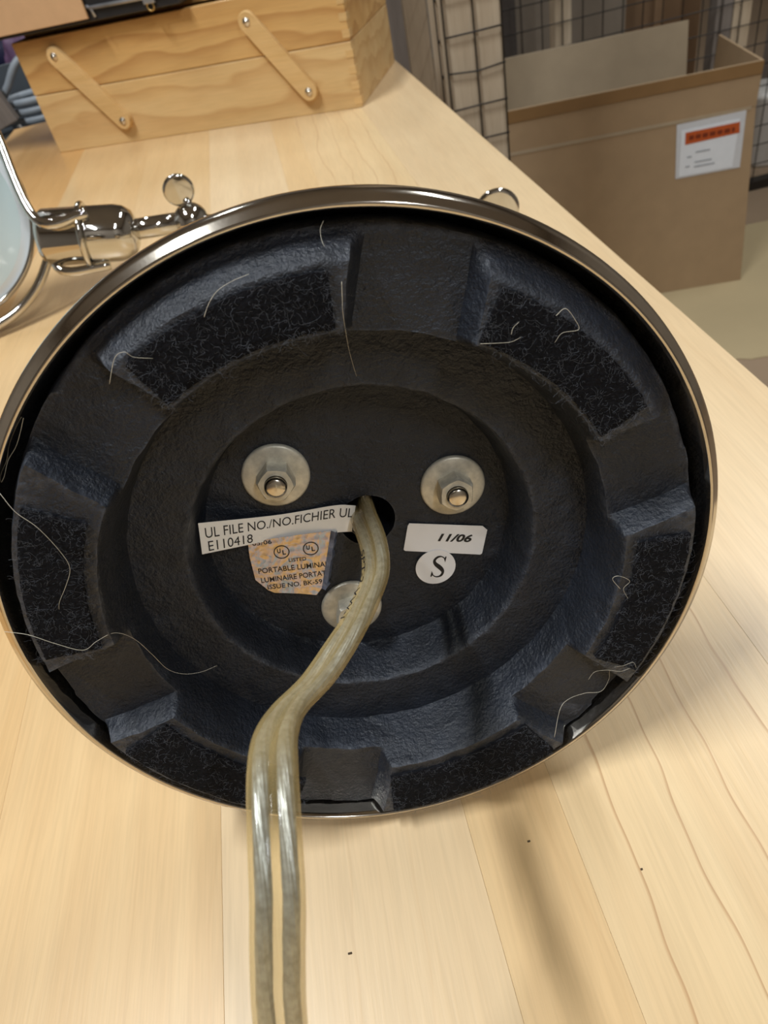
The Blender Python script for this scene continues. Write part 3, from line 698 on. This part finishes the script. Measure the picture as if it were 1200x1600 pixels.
vs, fs = join_geo(gs); mk('finger_joint', vs, fs, M['pinearm'], tb)
def arm(a, b_):
    a, b_ = Vector((a[0], 0, a[1])), Vector((b_[0], 0, b_[1])); d = (b_ - a).normalized(); up = Vector((-d.z, 0, d.x)); R = .0105; n = 14; out = []
    for k in range(n + 1): t = math.radians(-90 + 180 * k / n); out.append(b_ + d * R * math.cos(t) + up * R * math.sin(t))
    for k in range(n + 1): t = math.radians(90 + 180 * k / n); out.append(a + d * R * math.cos(t) + up * R * math.sin(t))
    m = len(out); V = []
    cen = (a + b_) / 2
    for y, q in ((-.0003, 1), (-.007, 1), (-.0085, .9)):
        for p in out: dd = p - cen; V.append(Vector((cen.x + dd.x * (1 if q == 1 else 1 - .0012 / max(dd.length, .001)), y, cen.z + dd.z * (1 if q == 1 else 1 - .0012 / max(dd.length, .001)))))
    F = [[r * m + k, r * m + (k + 1) % m, (r + 1) * m + (k + 1) % m, (r + 1) * m + k] for r in (0, 1) for k in range(m)] + [[2 * m + k for k in range(m)]] + [list(range(m))]
    o = fixn(mk('folding_arm', V, F, M['pinearm'], tb)); sharp(o, 40)
    for c in (a, b_):
        s_ = lathe('screw', [(1e-5, .0022), (.0015, .0021), (.0018, .0010), (.0040, .0012), (.0046, .0003), (.0046, -.001)], M['bolt'], o, 28)
        s_.matrix_local = frame_to(c + Vector((0, -.0085, 0)), (0, -1, 0))
arm((.058, .110), (.1175, .028)); arm((.321, .1078), (.377, .0273))

# black case with trim lying on the toolbox, cardboard sleeve over its left end
cs = bpy.data.objects.new('black_case', None); COL.objects.link(cs); cs.matrix_world = tb.matrix_world @ Matrix.Translation((0, 0, THt + .0065)); cs.empty_display_size = .02
tag(cs, 'flat black case with silver edge trim lying on top of the wooden toolbox', 'case')
box('case_shell', -.10, .250, -.014, .17, 0, .045, M['blackcase'], cs, .0015)
vs, fs = tube_geo([(.135, -.0155, .0135), (.20, -.0155, .0125), (.2505, -.0155, .0125)], .0022, 8); mk('edge_trim', vs, fs, M['trim'], cs, True)
vs, fs = tube_geo([(.139, -.0155, .004), (.137, -.0155, .0125), (.132, -.0155, .016)], .0018, 8); mk('edge_trim', vs, fs, M['trim'], cs, True)
box('latch', .206, .221, -.018, -.0135, .006, .016, M['trim'], cs, .001)
rp = [(.0042 + .0009 * math.cos(2 * math.pi * k / 10), .0009 * math.sin(2 * math.pi * k / 10)) for k in range(10)]
o = lathe('latch_ring', rp, M['brass'], cs, 28, closed=True); o.matrix_local = frame_to((.2135, -.0165, .0035), (0, -1, 0))
sv = bpy.data.objects.new('cardboard_sleeve', None); COL.objects.link(sv); sv.matrix_world = cs.matrix_world; sv.empty_display_size = .02
tag(sv, 'pale brown cardboard sleeve around the left end of the black case', 'cardboard')
box('front_panel', -.16, .131, -.020, -.0165, .004, .062, M['kraft2'], sv, .0006)
box('top_panel', -.16, .131, -.0163, .172, .0585, .062, M['kraft2'], sv, .0006)
box('back_panel', -.16, .131, .1722, .1757, .004, .062, M['kraft2'], sv, .0006)

# ------------------------------------------------------------------ mesh cage with posts
def wire_grid(x0, x1, z0, z1, dx, dz, r, wob=0.0, seed=1):
    rnd = random.Random(seed); gs = []
    nx = int(round((x1 - x0) / dx)); nz_ = int(round((z1 - z0) / dz))
    for i in range(nx + 1):
        x = x0 + i * dx; j = rnd.gauss(0, wob)
        gs.append(tube_geo([(x + j, 0, z0), (x + j * .3, 0, (z0 + z1) / 2), (x - j, 0, z1)], r, 5))
    for k in range(nz_ + 1):
        z = z0 + k * dz; j = rnd.gauss(0, wob)
        gs.append(tube_geo([(x0, -r * 1.2, z + j), ((x0 + x1) / 2, -r * 1.2, z - j), (x1, -r * 1.2, z + j * .5)], r, 5))
    return join_geo(gs)
cg = empty('wire_cage_panel', (.30, 1.25, FZ)); tag(cg, 'wire mesh panel stapled to a spruce post right behind the table edge', 'mesh panel')
def rel(o, base): o.location = Vector((0, 0, 0)); return o
box('post', -.046, .050, .004, .074, 0, 1.5, M['post'], cg, .002)
vs, fs = wire_grid(-.040, .0501, .552, 1.50, .0445, .050, .0015, .0012, 3); o = mk('wire_mesh', vs, fs, M['wire'], cg, True); o.location = (0, -.0015, 0)
vs, fs = wire_grid(0, .45, .40, 1.50, .05, .050, .0013, .001, 4); o = mk('wire_mesh', vs, fs, M['wire'], cg, True); o.matrix_local = Matrix.Translation((-.0505, .0, 0)) @ Matrix.Rotation(math.radians(80), 4, 'Z')
bd = box('spruce_board', -.019, .024, 0, .03, 0, 1.5, M['postshade'], None, .002); bd.location = (.281, 1.60, FZ); tag(bd, 'upright spruce board in a shade-darkened brown just left of the meshed post', 'board')
bd = box('spruce_board', -.0225, .0225, 0, .03, 0, 1.5, M['postgrey'], None, .002); bd.location = (.241, 1.62, FZ); tag(bd, 'grey upright board next to the right end of the toolbox', 'board')

# rear cage
rc = empty('rear_cage', (1.0, 2.12, FZ)); tag(rc, 'wire mesh cage wall with pale posts behind the open carton', 'cage')
vs, fs = wire_grid(-.52, 1.10, .03, 1.2, .054, .054, .0016, .001, 8); mk('wire_mesh', vs, fs, M['wire'], rc, True)
for px, pw, mt in ((-.245, .044, 'post'), (.245, .050, 'post'), (.195, .045, 'postgrey'), (.95, .05, 'post')):
    box('post', px - pw / 2, px + pw / 2, .006, .05, 0, 1.2, M[mt], rc, .002)
box('bottom_rail', -.52, 1.10, .004, .04, 0, .028, M['wire'], rc, .002)
pn = box('storage_board', -.33, .0, 0, .02, 0, 1.3, M['taupe'], None, .002); pn.location = (1.04, 2.40, FZ); tag(pn, 'tall taupe board standing inside the rear cage behind the carton', 'board')
pn = box('storage_board', -.10, .10, 0, .02, 0, 1.3, M['darkcloth'], None, .002); pn.location = (.60, 2.36, FZ); tag(pn, 'dark panel for the shadowy fabrics inside the rear cage beside the meshed post', 'board')  # flat panel in place of shadowy fabrics, shade put into its colour
pn = box('storage_board', -.06, .02, 0, .02, 0, 1.3, M['taupe'], None, .002); pn.location = (.74, 2.42, FZ); tag(pn, 'narrow taupe board inside the rear cage near the dark panel', 'board')
bb = empty('brown_carton', (1.17, 2.36, FZ)); tag(bb, 'tall brown carton inside the rear cage behind the post', 'carton')
box('carton_body', -.06, .08, 0, .2, 0, .62, M['brownbox'], bb, .002); box('top_flap', -.06, .08, -.002, .0, .622, .70, M['brownbox'], bb)
wb = lathe('white_tub', [(1e-5, .0), (.07, .0), (.075, .01), (.085, .20), (.088, .205), (.088, .22), (.08, .222), (1e-5, .222)], M['white'], None, 40); wb.location = (1.50, 2.34, FZ); tag(wb, 'white plastic tub standing on the floor inside the rear cage at the right', 'tub')
wb = box('grey_crate', -.14, .14, 0, .2, 0, .36, M['postgrey'], None, .01); wb.location = (1.74, 2.38, FZ); tag(wb, 'grey crate inside the rear cage at the far right', 'crate')

# ------------------------------------------------------------------ open carton
CE = Vector((-.988, .154, 0)).normalized(); CB = Vector((1.0414, 1.6236, FZ))
ca = bpy.data.objects.new('open_carton', None); COL.objects.link(ca); ca.matrix_world = frame_to(CB, (0, 0, 1), -CE); ca.empty_display_size = .02   # x runs to the right, front at y = 0
tag(ca, 'large open brown carton with a document pouch standing on the floor beyond the table', 'carton')
CW, CD, CH = .62, .30, .413; t_ = .005
def panel(name, pts, nrm, mat, th=t_, parent=ca):
    pts = [Vector(p) for p in pts]; n = Vector(nrm) * th; V = pts + [p + n for p in pts]
    return fixn(mk(name, V, [[0, 1, 2, 3], [7, 6, 5, 4]] + [[k, 4 + k, 4 + (k + 1) % 4, (k + 1) % 4] for k in range(4)], mat, parent))
IN = .028
panel('front_panel', [(-CW, 0, 0), (0, 0, 0), (-IN, 0, CH), (-CW + .01, 0, CH)], (0, 1, 0), M['carton'])
panel('back_panel', [(-CW, CD, 0), (0, CD, 0), (-IN, CD, CH), (-CW + .01, CD, CH)], (0, -1, 0), M['cartonin'])
panel('side_panel', [(0, .0055, 0), (0, CD - .0055, 0), (-IN, CD - .0055, CH), (-IN, .0055, CH)], (-1, 0, 0), M['carton'])
panel('side_panel', [(-CW, .0055, 0), (-CW, CD - .0055, 0), (-CW + .01, CD - .0055, CH), (-CW + .01, .0055, CH)], (1, 0, 0), M['carton'])
panel('bottom_panel', [(-CW + .006, .006, .002), (-.006, .006, .002), (-.006, CD - .006, .002), (-CW + .006, CD - .006, .002)], (0, 0, 1), M['carton'], .004)
ff = panel('front_flap', [(-CW + .01, .0, CH + .001), (-IN, .0, CH + .001), (-IN + .001, -.004, CH + .091), (-CW + .01, -.004, CH + .091)], (0, 1, 0), M['carton'])
panel('packing_tape', [(-CW + .01, -.0052, CH + .066), (-IN, -.0052, CH + .066), (-IN + .001, -.0062, CH + .0905), (-CW + .01, -.0062, CH + .0905)], (0, 1, 0), M['tape'], .0008, ff)
panel('back_flap', [(-CW + .01, CD, CH + .001), (-.085, CD, CH + .001), (-.085, CD + .02, CH + .125), (-CW + .01, CD + .02, CH + .125)], (0, 1, 0), M['cartonin'])
panel('side_flap', [(-IN, .02, CH + .001), (-IN, CD - .02, CH + .001), (-IN + .004, CD - .02, CH + .090), (-IN + .004, .02, CH + .086)], (1, 0, 0), M['carton'])
panel('crease', [(-CW + .01, -.0012, CH - .004), (-IN - .01, -.0012, CH - .004), (-IN - .01, -.0012, CH + .003), (-CW + .01, -.0012, CH + .003)], (0, 1, 0), M['cartonin'], .001)
# document pouch
pz0, pz1 = CH - .125, CH - .006
po = panel('document_pouch', [(-.190, -.0014, pz0), (-.0445, -.0014, pz0), (-.048, -.0014, pz1 + .003), (-.1975, -.0014, pz1)], (0, 1, 0), M['pouch'], .0011)
panel('packing_slip', [(-.183, -.0021, pz0 + .004), (-.062, -.0021, pz0 + .004), (-.060, -.0021, pz1 - .012), (-.186, -.0021, pz1 - .014)], (0, 1, 0), M['slip'], .0006, po)
panel('orange_banner', [(-.1755, -.0026, CH - .052), (-.0570, -.0026, CH - .0475), (-.0590, -.0026, CH - .0245), (-.1770, -.0026, CH - .0260)], (0, 1, 0), M['orange'], .0004, po)
rnd = random.Random(5)
gs = []
x = -.168
while x < -.07:      # blurred dark words on the banner, too small to read
    wdt = rnd.uniform(.006, .013); gs.append(box_geo(x, x + wdt, -.0029, -.0027, CH - .043, CH - .034)); x += wdt + .004
vs, fs = join_geo(gs); mk('banner_print', vs, fs, M['orangedk'], po)
gs = []
for x0, x1, z in ((-.150, -.118, -.074), (-.168, -.158, -.082), (-.150, -.112, -.096), (-.170, -.160, -.103), (-.150, -.104, -.106)):
    gs.append(box_geo(x0, x1, -.0025, -.0022, CH + z, CH + z + .0035))
vs, fs = join_geo(gs); mk('slip_print', vs, fs, M['greyink'], po)

# torn paper sheet on the floor
pts = [(.35, 1.36), (.55, 1.35), (.80, 1.325)]
for k in range(14): pts.append((.84 + k * .02, 1.300 - k * .006 + .008 * noise.noise(Vector((k * .8, 0, 0)))))
pts += [(1.30, 1.20), (1.32, 1.90), (.35, 2.0)]
n = len(pts); V = [Vector((x, y, FZ + .0022)) for x, y in pts] + [Vector((x, y, FZ + .0002)) for x, y in pts]
o = fixn(mk('floor_sheet', V, [list(range(n)), list(range(2 * n - 1, n - 1, -1))] + [[k, n + k, n + (k + 1) % n, (k + 1) % n] for k in range(n)], M['sheet'])); tag(o, 'beige paper sheet with a torn edge on the floor under the open carton', 'paper')
for v in (ca,): v.location.z += .0024

# ------------------------------------------------------------------ clutter behind the left corner of the table
sh = empty('side_shelf', (-.75, 1.65, FZ)); tag(sh, 'low dark shelf behind the left rear corner of the worktable', 'shelf')
box('shelf_board', -.55, .52, -.24, .25, .70, .72, M['darkbin'], sh, .002)
for a, b_ in ((-.52, -.22), (.47, -.22), (-.52, .2), (.47, .2)): box('leg', a, a + .03, b_, b_ + .03, 0, .6995, M['darkbin'], sh)
SZ = FZ + .7205
bd = box('weathered_plank', -.10, .028, -.012, .012, 0, .17, M['postgrey'], None, .002); bd.location = (-.470, 1.442, SZ); bd.rotation_euler = (0, math.radians(-13), 0); bd.location.z += .026
tag(bd, 'weathered grey plank leaning at the left rear corner of the table', 'plank')
cbx = empty('cable_coil', (-.437, 1.520, SZ)); tag(cbx, 'coil of thick grey cable beside the left end of the toolbox', 'cable')
for k in range(4): 
    pth = [Vector((.062 * math.cos(a) + .02, .045 * math.sin(a), .0066 + .0140 * k)) for a in [2 * math.pi * q / 40 for q in range(41)]]
    tube('cable_turn', pth, .0062, M['greycable'], cbx, 10)
tube('cable_turn', catmull([(-.035, -.04, .056), (-.01, -.045, .075), (.02, -.04, .105), (.06, -.02, .12)], 6), .0065, M['greycable'], cbx, 10)
tube('wall_hook', catmull([(-.018, -.052, .020), (-.016, -.056, .006), (-.022, -.058, .002), (-.030, -.056, .007)], 6), .0035, M['white'], cbx, 8)
bn = empty('parts_bin', (-.40, 1.60, SZ)); tag(bn, 'dark grey plastic bin holding small coloured items behind the toolbox', 'bin')
box('bin_wall', -.12, .16, 0, .006, 0, .095, M['darkbin'], bn, .001); box('bin_wall', -.12, .16, .12, .126, 0, .095, M['darkbin'], bn, .001); box('bin_wall', -.126, -.1205, 0, .126, 0, .095, M['darkbin'], bn, .001); box('bin_wall', .1605, .166, 0, .126, 0, .095, M['darkbin'], bn, .001); box('bin_floor', -.12, .16, .0065, .1195, 0, .006, M['darkbin'], bn)
def blob(name, c, r, mat, seed, lb, cat, sq=(1, 1, 1)):
    bm = bmesh.new(); bmesh.ops.create_icosphere(bm, subdivisions=4, radius=1.0)
    for v in bm.verts:
        d = 1 + .28 * noise.noise(v.co * 1.7 + Vector((seed, 0, 0))) + .12 * noise.noise(v.co * 4 + Vector((seed, 3, 0)))
        v.co = Vector((v.co.x * r * sq[0], v.co.y * r * sq[1], v.co.z * r * sq[2])) * d
    zm = min(v.co.z for v in bm.verts)
    for v in bm.verts: v.co.z -= zm
    me = bpy.data.meshes.new(name); bm.to_mesh(me); bm.free(); me.materials.append(mat); me.polygons.foreach_set('use_smooth', [True] * len(me.polygons))
    o = bpy.data.objects.new(name, me); COL.objects.link(o); o.location = c; tag(o, lb, cat); return o
blob('plastic_bag', (-.545, 1.60, SZ), .036, M['bag'], 2, 'crumpled white plastic bag behind the grey cable coil', 'bag', (1, .8, 2.0))
blob('fabric_pouch', (-.452, 1.66, SZ + .0065), .030, M['purple'], 5, 'purple pouch in the bin left of the toolbox', 'pouch', (1, 1, 2.2))
blob('tool_grip', (-.540, 1.69, SZ), .022, M['orangebit'], 8, 'red orange grip standing left of the grey bin', 'grip', (1, 1, 3.2))
blob('navy_tin_bag', (-.505, 1.75, SZ), .05, M['navy'], 12, 'dark navy bag at the very back left below the black case', 'bag', (1.4, .6, 1.9))
for i, x in enumerate((-.437, -.412)):
    o = lathe('white_peg', [(1e-5, 0), (.007, 0), (.008, .003), (.0075, .012), (.005, .016), (1e-5, .0165)], M['white'], None, 20); o.location = (x, 1.425, SZ)
    tag(o, ['white peg at the rear table edge nearer the grey plank', 'white peg at the rear table edge nearer the toolbox'][i], 'peg', 'white pegs behind the table edge')
